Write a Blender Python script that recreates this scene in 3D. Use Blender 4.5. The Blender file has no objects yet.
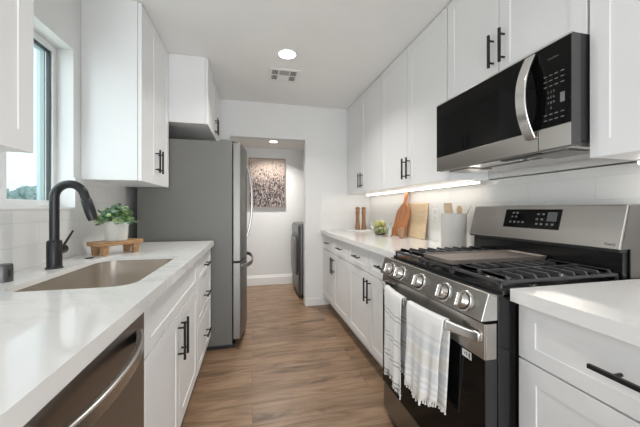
import bpy, bmesh, math, random
from mathutils import Vector, Matrix, noise
from mathutils.geometry import tessellate_polygon
S = bpy.context.scene
COL = S.collection
random.seed(7)
PI = math.pi

# ---------------------------------------------------------------- camera, sky, light, exposure
cd = bpy.data.cameras.new('camera'); cam = bpy.data.objects.new('camera', cd); COL.objects.link(cam)
cam.location = (0, 0, 1.18); cam.rotation_euler = (PI/2, 0, -0.2294)
cd.sensor_width = 36; cd.lens = 290/640*36; cd.shift_y = -4.5/640; cd.clip_start = .02
S.camera = cam
S.view_settings.view_transform = 'Standard'; S.view_settings.look = 'None'
S.view_settings.gamma = 1; S.view_settings.use_curve_mapping = False
S.view_settings.exposure = 0.0

W = bpy.data.worlds.new('sky'); S.world = W; W.use_nodes = True
bg = W.node_tree.nodes['Background']; bg.inputs[0].default_value = (.86, .93, 1, 1); bg.inputs[1].default_value = 1.5

def area(name, loc, rot, sx, sy, power, col=(1, 1, 1)):
    l = bpy.data.lights.new(name, 'AREA'); l.shape = 'RECTANGLE'; l.size = sx; l.size_y = sy
    l.energy = power; l.color = col
    o = bpy.data.objects.new(name, l); o.location = loc; o.rotation_euler = rot; COL.objects.link(o); return o
# added rear fill at an invented opening behind the camera; daylight at the sink window
area('fill_rear', (.25, -2.7, .78), (PI/2, 0, 0), 2.0, 1.5, 61, (.965, .985, 1))
area('daylight_window', (-1.35, 1.46, 1.75), (0, -PI/2, 0), 1.0, 1.0, 9, (.93, .97, 1))

# ---------------------------------------------------------------- materials
def mat(name, col=(.8, .8, .8), rough=.5, metal=0., spec=.5, emis=None, es=0., coat=0.):
    m = bpy.data.materials.new(name); m.use_nodes = True
    p = m.node_tree.nodes['Principled BSDF']
    p.inputs['Base Color'].default_value = (*col, 1); p.inputs['Roughness'].default_value = rough
    p.inputs['Metallic'].default_value = metal; p.inputs['Specular IOR Level'].default_value = spec
    if coat: p.inputs['Coat Weight'].default_value = coat
    if emis: p.inputs['Emission Color'].default_value = (*emis, 1); p.inputs['Emission Strength'].default_value = es
    return m
def nt(m): return m.node_tree, m.node_tree.nodes, m.node_tree.links, m.node_tree.nodes['Principled BSDF']
def coords(m, scale=(1, 1, 1), rot=(0, 0, 0)):
    t, n, l, p = nt(m)
    g = n.new('ShaderNodeNewGeometry'); mp = n.new('ShaderNodeMapping')
    mp.inputs['Scale'].default_value = scale; mp.inputs['Rotation'].default_value = rot
    l.new(g.outputs['Position'], mp.inputs[0]); return mp.outputs[0]
def ramp(m, fac, stops):
    t, n, l, p = nt(m); r = n.new('ShaderNodeValToRGB'); e = r.color_ramp.elements
    e[0].position, e[0].color = stops[0][0], (*stops[0][1], 1)
    e[1].position, e[1].color = stops[-1][0], (*stops[-1][1], 1)
    for s in stops[1:-1]:
        k = e.new(s[0]); k.color = (*s[1], 1)
    l.new(fac, r.inputs[0]); return r.outputs[0]
def noisetex(m, vec, scale, detail=4, rough=.5, dist=0.):
    t, n, l, p = nt(m); x = n.new('ShaderNodeTexNoise'); x.inputs['Scale'].default_value = scale
    x.inputs['Detail'].default_value = detail; x.inputs['Roughness'].default_value = rough; x.inputs['Distortion'].default_value = dist
    if vec: l.new(vec, x.inputs['Vector'])
    return x.outputs['Fac']
def bump(m, h, strength=.2, dist=.01):
    t, n, l, p = nt(m); b = n.new('ShaderNodeBump'); b.inputs['Strength'].default_value = strength; b.inputs['Distance'].default_value = dist
    l.new(h, b.inputs['Height']); l.new(b.outputs[0], p.inputs['Normal'])
def mixc(m, a, b, fac, mode='MIX'):
    t, n, l, p = nt(m); x = n.new('ShaderNodeMix'); x.data_type = 'RGBA'; x.blend_type = mode
    for s, v in ((x.inputs[6], a), (x.inputs[7], b), (x.inputs[0], fac)):
        if isinstance(v, (int, float)): s.default_value = v
        elif isinstance(v, tuple): s.default_value = (*v, 1)
        else: l.new(v, s)
    return x.outputs[2]

def m_paint(name, col, rough=.5, amt=.03):
    m = mat(name, col, rough); t, n, l, p = nt(m)
    f = noisetex(m, coords(m), 3, 3)
    l.new(ramp(m, f, [(.3, tuple(c*(1-amt) for c in col)), (.7, col)]), p.inputs['Base Color'])
    f2 = noisetex(m, coords(m), 180, 2); bump(m, f2, .04, .002); return m
WALL = m_paint('wall_paint', (.82, .825, .82), .6)
CEIL = m_paint('ceiling_paint', (.90, .90, .89), .75)
CAB = m_paint('cabinet_lacquer', (.86, .865, .87), .42, .01)
TRIM = m_paint('trim_paint', (.86, .86, .85), .35, .01)
VINYL = mat('white_vinyl', (.82, .83, .83), .35)

def m_quartz():
    m = mat('white_quartz', (.86, .86, .85), .07); t, n, l, p = nt(m)
    c = coords(m); f = noisetex(m, c, 2.2, 8, .62, 1.6)
    v = ramp(m, f, [(.46, (.85, .85, .84)), (.5, (.72, .71, .70)), (.53, (.85, .85, .84))])
    g = noisetex(m, c, 1.3, 2); msk = ramp(m, g, [(.45, (0, 0, 0)), (.65, (1, 1, 1))])
    l.new(mixc(m, (.86, .86, .85), v, msk), p.inputs['Base Color']); return m
QUARTZ = m_quartz()

def m_floor():
    m = mat('oak_laminate', (.4, .27, .18), .36); t, n, l, p = nt(m)
    c = coords(m, (1, 1, 1))
    b = n.new('ShaderNodeTexBrick'); b.offset = .37; b.offset_frequency = 2
    for k, v in (('Scale', 1), ('Brick Width', 1.2), ('Row Height', .18), ('Mortar Size', .0012), ('Mortar Smooth', .1), ('Bias', 0)): b.inputs[k].default_value = v
    b.inputs['Color1'].default_value = (.0, .0, .0, 1); b.inputs['Color2'].default_value = (1, 1, 1, 1); b.inputs['Mortar'].default_value = (.5, .5, .5, 1)
    l.new(c, b.inputs['Vector'])
    # each plank gets its own slice of the grain
    add = n.new('ShaderNodeVectorMath'); add.operation = 'MULTIPLY_ADD'
    l.new(b.outputs['Color'], add.inputs[0]); add.inputs[1].default_value = (7, 5, 3); l.new(c, add.inputs[2])
    mp = n.new('ShaderNodeMapping'); mp.inputs['Scale'].default_value = (1.25, 7.5, 1); l.new(add.outputs[0], mp.inputs[0])
    f = noisetex(m, mp.outputs[0], 1.6, 8, .62, 1.1)
    base = ramp(m, f, [(.29, (.10, .058, .031)), (.42, (.225, .142, .083)), (.56, (.33, .214, .132)), (.75, (.43, .295, .195))])
    mp2 = n.new('ShaderNodeMapping'); mp2.inputs['Scale'].default_value = (3, 70, 1); l.new(add.outputs[0], mp2.inputs[0])
    fine = noisetex(m, mp2.outputs[0], 2, 4)
    c2 = mixc(m, base, ramp(m, fine, [(.3, (.70, .67, .64)), (.6, (1, 1, 1))]), .6, 'MULTIPLY')
    tint = ramp(m, b.outputs['Color'], [(0, (.86, .86, .86)), (1, (1.0, 1.0, 1.0))])
    c3 = mixc(m, c2, tint, .8, 'MULTIPLY')
    c4 = mixc(m, c3, (.12, .07, .045), b.outputs['Fac'])
    l.new(c4, p.inputs['Base Color']); bump(m, fine, .08, .002)
    return m
FLOOR = m_floor()

def m_tile(name, axes):
    m = mat(name, (.85, .85, .84), .12); t, n, l, p = nt(m)
    g = n.new('ShaderNodeNewGeometry'); s = n.new('ShaderNodeSeparateXYZ'); k = n.new('ShaderNodeCombineXYZ')
    l.new(g.outputs['Position'], s.inputs[0]); l.new(s.outputs[axes], k.inputs[0])
    sub = n.new('ShaderNodeMath'); sub.operation = 'SUBTRACT'; sub.inputs[1].default_value = .92
    l.new(s.outputs['Z'], sub.inputs[0]); l.new(sub.outputs[0], k.inputs[1])
    b = n.new('ShaderNodeTexBrick'); b.offset = .5
    for q, v in (('Scale', 1), ('Brick Width', .32), ('Row Height', .1), ('Mortar Size', .0014), ('Mortar Smooth', .3)): b.inputs[q].default_value = v
    b.inputs['Color1'].default_value = (.83, .83, .82, 1); b.inputs['Color2'].default_value = (.86, .86, .85, 1); b.inputs['Mortar'].default_value = (.74, .74, .73, 1)
    l.new(k.outputs[0], b.inputs['Vector']); l.new(b.outputs['Color'], p.inputs['Base Color'])
    inv = n.new('ShaderNodeMath'); inv.operation = 'SUBTRACT'; inv.inputs[0].default_value = 1; l.new(b.outputs['Fac'], inv.inputs[1])
    bump(m, inv.outputs[0], .35, .002); return m
TILE_Y = m_tile('subway_tile_side', 'Y'); TILE_X = m_tile('subway_tile_end', 'X')

def m_steel(name, col, rough=.28, sc=(1, 1, 60), metal=1.):
    m = mat(name, col, rough, metal); t, n, l, p = nt(m)
    f = noisetex(m, coords(m, sc), 12, 3)
    mr = n.new('ShaderNodeMapRange'); mr.inputs[3].default_value = rough*.97; mr.inputs[4].default_value = rough*1.03
    l.new(f, mr.inputs[0]); l.new(mr.outputs[0], p.inputs['Roughness'])
    l.new(ramp(m, f, [(.3, tuple(c*.993 for c in col)), (.7, col)]), p.inputs['Base Color']); return m
STEEL = m_steel('brushed_steel', (.52, .495, .465), .27, (1, 1, 60))
STEELB = m_steel('bright_steel', (.74, .73, .71), .2, (1, 1, 60))
STEELD = m_steel('black_stainless', (.27, .255, .245), .3, (1, 1, 60))
FRDOOR = m_steel('fridge_door_steel', (.25, .245, .235), .42, (1, 1, 60))
FRHAN = m_steel('fridge_handle_steel', (.30, .29, .28), .3, (1, 1, 60))
MWSIDE = m_steel('microwave_side_metal', (.10, .10, .10), .3, (1, 1, 20), .6)
SINKM = m_steel('sink_steel', (.72, .67, .61), .24, (60, 1, 1))
FRSIDE = m_steel('fridge_side_grey', (.155, .155, .145), .42, (3, 3, 3), 0.)
BLACKM = mat('matte_black_metal', (.014, .014, .015), .38, .3)
FAUCET = mat('faucet_black', (.028, .029, .031), .33, .5)
IRON = m_steel('cast_iron', (.065, .065, .07), .34, (5, 5, 5), .3)
ENAMEL = mat('black_enamel', (.012, .012, .013), .18)
BGLASS = mat('black_glass', (.005, .005, .005), .04, 0, .15)
BPLAST = mat('black_plastic', (.02, .02, .022), .4)
DARKV = mat('dark_void', (.03, .03, .03), .8)
GRIDDLE = m_steel('griddle_plate', (.26, .225, .205), .5, (60, 1, 1), .5)
MARKS = mat('printed_marks', (.20, .20, .20), .5)
MARKD = mat('dark_print', (.12, .12, .12), .5)
SILVERP = mat('grey_display', (.13, .135, .14), .3)
LED = mat('led_diffuser', (.9, .9, .9), .4, emis=(1, .90, .78), es=8)
DOWNL = mat('downlight_lens', (.9, .9, .9), .4, emis=(1, .96, .9), es=12)
def m_wood(name, a, b, sc=(4, 4, 40), s=3, rough=.45):
    m = mat(name, a, rough); t, n, l, p = nt(m)
    f = noisetex(m, coords(m, sc), s, 6, .6, .5); l.new(ramp(m, f, [(.3, a), (.7, b)]), p.inputs['Base Color']); bump(m, f, .1, .002); return m
WRISER = m_wood('riser_wood', (.30, .16, .075), (.52, .31, .16), (8, 8, 40), 3)
WPAD = m_wood('reddish_wood', (.36, .11, .035), (.62, .26, .10), (8, 30, 2), 2, .35)
WLIGHT = m_wood('bamboo_wood', (.68, .50, .31), (.80, .64, .43), (4, 3, 30), 3)
WMILL = m_wood('mill_wood', (.22, .11, .05), (.38, .21, .11), (30, 30, 3), 3, .35)
WUT = m_wood('pale_wood', (.62, .47, .30), (.78, .63, .44), (30, 30, 3), 3)
CROCK = m_steel('grey_stoneware', (.56, .545, .52), .4, (20, 20, 20), 0.)
CERAM = m_paint('marble_tray', (.8, .8, .79), .25)
def m_glass(name, col, rough=0.):
    m = mat(name, col, rough); p = nt(m)[3]; p.inputs['Transmission Weight'].default_value = 1; p.inputs['IOR'].default_value = 1.45; return m
GLASS = m_glass('clear_glass', (.95, .98, .96))
def m_pane():
    m = bpy.data.materials.new('window_glass'); m.use_nodes = True; n = m.node_tree.nodes; l = m.node_tree.links
    for x in list(n): n.remove(x)
    o = n.new('ShaderNodeOutputMaterial'); mx = n.new('ShaderNodeMixShader'); tr = n.new('ShaderNodeBsdfTransparent'); gl = n.new('ShaderNodeBsdfGlossy'); 
    gl.inputs['Roughness'].default_value = .02; tr.inputs[0].default_value = (.93, .97, .96, 1);
    mx.inputs[0].default_value = .08; l.new(tr.outputs[0], mx.inputs[1]); l.new(gl.outputs[0], mx.inputs[2]); l.new(mx.outputs[0], o.inputs[0]); return m
PANE = m_pane()

# ---------------------------------------------------------------- mesh helpers
ORG = {}
class MB:
    def __init__(s): s.bm = bmesh.new()
    def box(s, x0, x1, y0, y1, z0, z1, mi=0, rot=None, piv=None):
        m = Matrix.Translation(((x0+x1)/2, (y0+y1)/2, (z0+z1)/2)) @ Matrix.Diagonal((abs(x1-x0), abs(y1-y0), abs(z1-z0), 1))
        if rot is not None:
            pv = Vector(piv) if piv else Vector(((x0+x1)/2, (y0+y1)/2, (z0+z1)/2))
            m = Matrix.Translation(pv) @ rot.to_4x4() @ Matrix.Translation(-pv) @ m
        r = bmesh.ops.create_cube(s.bm, size=1, matrix=m)
        if mi:
            for v in r['verts']:
                for f in v.link_faces: f.material_index = mi
        return s
    def poly(s, pts, vec):      # prism: polygon pts (3d) extruded by vec
        a = [s.bm.verts.new(p) for p in pts]; b = [s.bm.verts.new(Vector(p)+Vector(vec)) for p in pts]; n = len(pts)
        s.bm.faces.new(a); s.bm.faces.new(b[::-1])
        for i in range(n): s.bm.faces.new((a[i], b[i], b[(i+1) % n], a[(i+1) % n]))
        return s
    def loft(s, loops, cap0=True, cap1=True, close=False):
        L = [[s.bm.verts.new(p) for p in lp] for lp in loops]; n = len(L[0])
        pairs = list(zip(L, L[1:])) + ([(L[-1], L[0])] if close else [])
        for a, b in pairs:
            for i in range(n): s.bm.faces.new((a[i], a[(i+1) % n], b[(i+1) % n], b[i]))
        if not close:
            if cap0: s.bm.faces.new(L[0][::-1])
            if cap1: s.bm.faces.new(L[-1])
        return s
    def tube(s, pts, r, n=12, sq=None):
        pts = [Vector(p) for p in pts]; rs = r if isinstance(r, (list, tuple)) else [r]*len(pts)
        t0 = (pts[1]-pts[0]).normalized(); up = Vector((0, 0, 1)) if abs(t0.z) < .9 else Vector((1, 0, 0))
        u = t0.cross(up).normalized(); loops = []
        for i, p in enumerate(pts):
            t = (pts[min(i+1, len(pts)-1)]-pts[max(i-1, 0)]).normalized()
            u = (u - t*u.dot(t)).normalized(); v = t.cross(u)
            if sq: w, h = sq; loops.append([p+u*a*w/2+v*b*h/2 for a, b in ((-1, -1), (1, -1), (1, 1), (-1, 1))])
            else: loops.append([p+(u*math.cos(2*PI*k/n)+v*math.sin(2*PI*k/n))*rs[i] for k in range(n)])
        return s.loft(loops)
    def lathe(s, c, prof, n=32, axis='z', close=False):
        loops = []
        for r, h in prof:
            r = max(r, .0004); lp = []
            for k in range(n):
                a = 2*PI*k/n; p = (r*math.cos(a), r*math.sin(a), h)
                if axis == 'x': p = (h, r*math.cos(a), r*math.sin(a))
                if axis == 'y': p = (r*math.sin(a), h, r*math.cos(a))
                lp.append(Vector(c)+Vector(p))
            loops.append(lp)
        return s.loft(loops, close=close)
    def shaker(s, xf, d, y0, y1, z0, z1, st=.058, t=.02, rec=.0035, sz=None):
        sz = st if sz is None else sz
        def r(x, a, b): return [(x, y0+a, z0+b), (x, y1-a, z0+b), (x, y1-a, z1-b), (x, y0+a, z1-b)]
        e = .0008
        return s.loft([r(xf-d*t, 0, 0), r(xf-d*e, 0, 0), r(xf, e, e), r(xf, st, sz), r(xf-d*rec, st+.0006, sz+.0006)])
    def build(s, name, m, parent=None, bevel=0., smooth=False, solid=0., sub=0, origin=None, seg=2):
        bmesh.ops.recalc_face_normals(s.bm, faces=s.bm.faces)
        me = bpy.data.meshes.new(name); s.bm.to_mesh(me); s.bm.free()
        for x in (m if isinstance(m, (list, tuple)) else [m]): me.materials.append(x)
        o = bpy.data.objects.new(name, me); COL.objects.link(o)
        if parent:
            org = ORG[parent.name]; o.parent = parent
        elif origin is not None: org = Vector(origin); o.location = org
        else:
            v = [q.co for q in me.vertices]
            org = Vector(((min(q.x for q in v)+max(q.x for q in v))/2, (min(q.y for q in v)+max(q.y for q in v))/2, min(q.z for q in v))); o.location = org
        me.transform(Matrix.Translation(-org)); ORG[o.name] = org
        if smooth:
            for f in me.polygons: f.use_smooth = True
            if smooth != 'all': me.set_sharp_from_angle(angle=math.radians(40))
        if solid:
            q = o.modifiers.new('solid', 'SOLIDIFY'); q.thickness = solid; q.offset = 0
        if bevel:
            q = o.modifiers.new('bevel', 'BEVEL'); q.width = bevel; q.segments = seg; q.limit_method = 'ANGLE'; q.angle_limit = .6
            q.harden_normals = False
        if sub:
            q = o.modifiers.new('sub', 'SUBSURF'); q.levels = sub; q.render_levels = sub
        return o
def tag(o, label, cat, group=None, kind=None):
    o['label'] = label; o['category'] = cat
    if group: o['group'] = group
    if kind: o['kind'] = kind
    return o
def thing(name, loc, label, cat, group=None):
    o = bpy.data.objects.new(name, None); COL.objects.link(o); o.location = loc; o.empty_display_size = .05
    ORG[o.name] = Vector(loc); return tag(o, label, cat, group)
def struct(o): o['kind'] = 'structure'; return o
def box(name, m, x0, x1, y0, y1, z0, z1, parent=None, bevel=0.): return MB().box(x0, x1, y0, y1, z0, z1).build(name, m, parent, bevel)
def text(name, s, size, loc, face, m, parent, depth=.0006, align='CENTER'):
    """flat lettering; face '-x' reads towards -x (right-hand wall), tilt in radians leans the top away"""
    c = bpy.data.curves.new(name, 'FONT'); c.body = s; c.size = size; c.extrude = depth; c.align_x = align; c.align_y = 'CENTER'
    t = bpy.data.objects.new(name+'_tmp', c); COL.objects.link(t)
    dg = bpy.context.evaluated_depsgraph_get(); me = bpy.data.meshes.new_from_object(t.evaluated_get(dg))
    bpy.data.objects.remove(t); bpy.data.curves.remove(c)
    tilt = face
    R = Matrix.Rotation(tilt, 4, 'Y') @ Matrix(((0, 0, -1, 0), (-1, 0, 0, 0), (0, 1, 0, 0), (0, 0, 0, 1)))
    me.transform(Matrix.Translation(loc) @ R)
    me.materials.clear(); me.materials.append(m)
    o = bpy.data.objects.new(name, me); COL.objects.link(o); o.parent = parent
    me.transform(Matrix.Translation(-ORG[parent.name])); ORG[o.name] = ORG[parent.name]; me.name = name
    return o
def rrect(x0, x1, y0, y1, z, r, n=6):
    out = []
    for cx, cy, a0 in ((x1-r, y1-r, 0), (x0+r, y1-r, PI/2), (x0+r, y0+r, PI), (x1-r, y0+r, 1.5*PI)):
        for k in range(n+1):
            a = a0+PI/2*k/n; out.append(Vector((cx+r*math.cos(a), cy+r*math.sin(a), z)))
    return out

# ---------------------------------------------------------------- dimensions (metres)
XLW, XRW = -.965, 1.47            # side walls
YE, YB, YF = 3.47, -2.6, 4.59     # end wall, wall behind the camera, laundry far wall
ZC = 2.43; CT = .92               # ceiling, worktop height
XL, XR = -.308, .82               # worktop front edges
XLU, XRU = -.65, 1.16             # wall cabinet door faces
ZU = 1.362
YR0, YR1 = .787, 1.549            # range opening
YLE = 2.53                        # end of the left run, start of the fridge bay

# ---------------------------------------------------------------- room
struct(box('floor', FLOOR, XLW-.2, XRW+.4, YB-.2, YF+.15, -.1, 0))
struct(MB().box(XLW-.2, XRW+.15, YB-.15, YE+.12, ZC, ZC+.1).box(XLW-.2, XRW+.4, YE+.12, YF+.15, 2.13, ZC+.1).build('ceiling', CEIL))
WY0, WY1, WZ0, WZ1 = 1.085, 1.875, 1.175, 2.06
struct(MB().box(XLW-.155, XLW, YB, WY0, 0, ZC).box(XLW-.155, XLW, WY1, YE+.12, 0, ZC)
       .box(XLW-.155, XLW, WY0, WY1, 0, WZ0).box(XLW-.155, XLW, WY0, WY1, WZ1, ZC).build('wall_left', WALL))
struct(box('wall_right', WALL, XRW, XRW+.12, YB, YE+.12, 0, ZC))
OX0, OX1, OZ = -.25, .627, 2.02
struct(MB().box(XLW, OX0, YE, YE+.12, 0, ZC).box(OX1, XRW, YE, YE+.12, 0, ZC).box(OX0, OX1, YE, YE+.12, OZ, ZC).build('wall_end', WALL))
struct(MB().box(XLW, -.8, YB-.12, YB, 0, ZC).box(1.3, XRW, YB-.12, YB, 0, ZC).box(-.8, 1.3, YB-.12, YB, 2.3, ZC).build('wall_rear', WALL))
struct(box('wall_laundry', WALL, XLW-.15, XRW+.25, YF, YF+.12, 0, 2.13))
struct(box('wall_laundry_left', WALL, XLW-.15, XLW, YE+.12, YF, 0, 2.13))
struct(box('wall_laundry_right', WALL, XRW+.15, XRW+.25, YE+.12, YF, 0, 2.13))
struct(MB().poly([(XLW, YF, 0), (XLW, YF-.016, 0), (XLW, YF-.016, .115), (XLW, YF-.009, .13), (XLW, YF-.006, .15), (XLW, YF, .152)], (XRW+.15-XLW, 0, 0)).build('baseboard_laundry', TRIM))
struct(box('baseboard_end', TRIM, OX1, XR+.09, YE-.012, YE, 0, .09, bevel=.003))
# tiled backsplashes
struct(MB().box(XRW-.008, XRW, 0, YE, CT, ZU+.006).box(XRW-.008, XRW, YR0+.002, YR1-.002, ZU, 1.46).build('trim_1', TILE_Y))
struct(box('trim_2', TILE_X, XR, XRW-.008, YE-.008, YE, CT, ZU+.006))
struct(MB().box(XLW, XLW+.008, 0, WY0, CT, 1.353).box(XLW, XLW+.008, WY0, WY1, CT, WZ0-.0).box(XLW, XLW+.008, WY1, YLE, CT, 1.353).build('trim_3', TILE_Y))

# window over the sink
wn = bpy.data.objects.new('window_1', None); COL.objects.link(wn); wn.location = (XLW-.1, (WY0+WY1)/2, WZ0); ORG['window_1'] = Vector(wn.location); struct(wn)
box('window_sill', TRIM, XLW-.1, XLW+.012, WY0-.0, WY1+.0, WZ0, WZ0+.014, wn, .003)
gx = XLW-.098
MB().box(gx-.02, gx+.02, WY0, WY0+.045, WZ0+.014, WZ1).box(gx-.02, gx+.02, WY1-.028, WY1, WZ0+.014, WZ1)\
    .box(gx-.02, gx+.02, WY0+.045, WY1-.028, WZ0+.014, WZ0+.05).box(gx-.02, gx+.02, WY0+.045, WY1-.028, WZ1-.035, WZ1).build('window_frame', VINYL, wn, .003)
MB().box(gx-.012, gx+.012, 1.515, 1.555, WZ0+.05, WZ1-.035).build('meeting_stile', VINYL, wn, .002)
EXD = mat('exterior_black_frame', (.02, .03, .035), .4); EXM = mat('exterior_sage_trim', (.30, .37, .36), .5); EXL = mat('exterior_pale_blue_trim', (.42, .56, .62), .5)
MB().box(gx-.008, gx+.008, WY1-.037, WY1-.028, WZ0+.05, WZ1-.035).box(gx-.008, gx+.008, 1.555, WY1-.037, WZ1-.043, WZ1-.035).build('gasket', EXD, wn)
box('window_pane', PANE, gx-.002, gx+.002, WY0+.045, WY1-.028, WZ0+.05, WZ1-.035, wn)
MB().box(gx-.038, gx-.02, WY1-.032, WY1-.001, WZ0+.02, WZ1-.01).box(gx-.038, gx-.02, WY0+.001, WY1-.03, WZ1-.035, WZ1-.001).build('exterior_stop', EXM, wn)
MB().box(gx-.056, gx-.038, WY1-.027, WY1-.001, WZ0+.02, WZ1-.01).box(gx-.056, gx-.038, WY0+.001, WY1-.03, WZ1-.03, WZ1-.001).build('exterior_casing', EXL, wn)

# trees beyond the window
LEAF_FAR = mat('hazed_foliage', (.20, .31, .29), .9); BARK = mat('bark', (.12, .09, .07), .9)
t_, n_, l_, p_ = nt(LEAF_FAR); l_.new(ramp(LEAF_FAR, noisetex(LEAF_FAR, coords(LEAF_FAR), 2.2, 6), [(.35, (.26, .38, .37)), (.7, (.48, .60, .57))]), p_.inputs['Base Color'])  # distance haze is mixed into the leaf colours
struct(box('ground', mat('outdoor_ground', (.25, .27, .2), .9), -60, XLW-.25, -5, 60, -.35, -.3))
TL = ['tallest hazy green tree beyond the window over the sink', 'low rounded hazy tree farthest left beyond the window', 'hazy bushy tree between the other two outside the window', 'hazy tree nearest the right side of the window view']
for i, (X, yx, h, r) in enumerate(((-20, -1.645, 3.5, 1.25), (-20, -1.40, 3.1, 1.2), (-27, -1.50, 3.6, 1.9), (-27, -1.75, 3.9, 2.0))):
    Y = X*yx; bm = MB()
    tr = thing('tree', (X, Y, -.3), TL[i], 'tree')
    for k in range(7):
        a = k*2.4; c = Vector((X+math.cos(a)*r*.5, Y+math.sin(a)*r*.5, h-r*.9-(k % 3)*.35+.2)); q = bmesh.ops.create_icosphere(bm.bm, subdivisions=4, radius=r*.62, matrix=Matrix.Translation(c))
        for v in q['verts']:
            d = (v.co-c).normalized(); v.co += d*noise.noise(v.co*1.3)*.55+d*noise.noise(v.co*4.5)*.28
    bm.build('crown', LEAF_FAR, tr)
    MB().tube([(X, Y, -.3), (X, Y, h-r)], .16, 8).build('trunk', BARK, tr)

# ---------------------------------------------------------------- cabinets
def pull(parent, xf, d, yc, zc, L, vert=True, nm='handle'):
    b = MB(); xb = xf+d*.03; h = L/2; q = h*.68
    if vert:
        b.box(xb-.005, xb+.005, yc-.0055, yc+.0055, zc-h, zc+h)
        for s in (-q, q): b.tube([(xf, yc, zc+s), (xb, yc, zc+s)], .0048, 8)
    else:
        b.box(xb-.005, xb+.005, yc-h, yc+h, zc-.0055, zc+.0055)
        for s in (-q, q): b.tube([(xf, yc+s, zc), (xb, yc+s, zc)], .0048, 8)
    return b.build(nm, BLACKM, parent, .001)
G = .0025
def wall_cab(label, xw, xf, y0, y1, z0, z1, nd, hz, group, hside=None, hl=.16, top_gap=.008):
    d = 1 if xf > xw else -1
    t = thing('wall_cabinet', (xw, (y0+y1)/2, z0), label, 'cabinet', group)
    a, b = sorted((xw+d*.0015, xf-d*.022))
    MB().box(a, b, y0, y1, z0, z1-.002).build('cabinet_body', CAB, t, .001)
    w = (y1-y0)/nd
    for k in range(nd):
        dr = MB().shaker(xf, d, y0+k*w+G, y0+(k+1)*w-G, z0-.002, z1-top_gap).build('door', CAB, t)
        if hz:
            yc = y0+w*(k+1)-.032 if (k % 2 == 0) else y0+w*k+.032
            pull(dr, xf, d, yc, hz, hl)
    return t
G1 = 'white shaker wall cabinets'
wall_cab('white shaker wall cabinet at the near left edge, above the counter before the window', XLW, XLU, .15, 1.064, 1.352, ZC, 2, 1.5, G1)
wall_cab('white narrow two-door wall cabinet between the window and the refrigerator', XLW, XLU, 1.945, YLE, 1.352, ZC, 2, 1.508, G1)
wall_cab('white deep wall cabinet above the refrigerator', XLW, -.356, YLE+.004, YE-.002, 1.88, ZC, 2, 1.985, G1, hl=.15)
wall_cab('white tall two-door wall cabinet on the right directly beside the microwave', XRW, XRU, YR1+.003, 2.482, ZU, ZC, 2, 1.49, G1)
wall_cab('white tall two-door wall cabinet on the right against the end wall, above the pepper mills', XRW, XRU, 2.485, YE-.003, ZU, ZC, 2, 1.49, G1)
wall_cab('white short two-door wall cabinet directly above the microwave', XRW, XRU, YR0-.0, YR1, 1.806, ZC, 2, 1.952, G1)
wall_cab('white tall wall cabinet at the right edge, nearer than the microwave', XRW, XRU, .02, YR0-.004, ZU, ZC, 2, 1.49, G1)

def base_cab(label, xw, xf, y0, y1, group, draws=None, doors=2, z0=.135, stack=None, false_front=False, dz=.70, body=None):
    d = 1 if xf > xw else -1; tz = CT-.04
    t = thing('base_cabinet', ((xw+xf)/2, (y0+y1)/2, 0), label, 'cabinet', group)
    xi = xf-d*.022; a, b = sorted((xw+d*.0015, xi)); ta, tb = sorted((xw+d*.0015, xf-d*.095))
    if body: MB().box(a, b, y0, y0+.018, z0, tz).box(a, b, y1-.018, y1, z0, tz).box(a, b, y0, y1, z0, z0+.018).box(xi-.018, xi, y0+.018, y1-.018, z0+.018, tz).build('cabinet_body', CAB, t, .001)
    else: MB().box(a, b, y0, y1, z0, tz-.0005).build('cabinet_body', CAB, t, .001)
    box('toe_kick', CAB, ta, tb, y0+.001, y1-.001, .001, z0, t)
    if stack:
        zz = tz-.014
        for hgt in stack:
            dr = MB().shaker(xf, d, y0+G, y1-G, zz-hgt+G*2, zz, .05, sz=.042).build('drawer', CAB, t)
            pull(dr, xf, d, (y0+y1)/2, zz-hgt/2+.004, .15, False); zz -= hgt
        return t
    nd = draws or 1; w = (y1-y0)/nd
    for k in range(nd):
        dr = MB().shaker(xf, d, y0+k*w+G, y0+(k+1)*w-G, dz+.003, tz-.006, .055, sz=.045).build('false_front' if false_front else 'drawer', CAB, t)
        if not false_front: pull(dr, xf, d, y0+(k+.5)*w, (dz+tz)/2, .14 if nd > 1 else .31, False)
    w = (y1-y0)/doors
    for k in range(doors):
        dr = MB().shaker(xf, d, y0+k*w+G, y0+(k+1)*w-G, z0-.002, dz-.003).build('door', CAB, t)
        yc = y0+w*(k+1)-.032 if k % 2 == 0 else y0+w*k+.032
        pull(dr, xf, d, yc, .575, .175)
    return t
G2 = 'white shaker base cabinets'
XLB, XRB = -.332, .845
base_cab('white sink base cabinet with two doors, right of the dishwasher', XLW, XLB, 1.022, 1.925, G2, 1, 2, .15, false_front=True, body=True)
base_cab('white three-drawer base cabinet between the sink cabinet and the refrigerator', XLW, XLB, 1.928, YLE-.006, G2, stack=(.165, .265, .30), z0=.15)
base_cab('white base cabinet with two drawers over two doors, directly beyond the range', XRW, XRB, YR1+.003, 2.482, G2, 2)
base_cab('white base cabinet with two drawers over two doors, against the end wall', XRW, XRB, 2.485, YE-.003, G2, 2)
base_cab('white base cabinet with one wide drawer at the near right, before the range', XRW, XRB, .02, YR0-.012, G2, 1)

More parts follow.
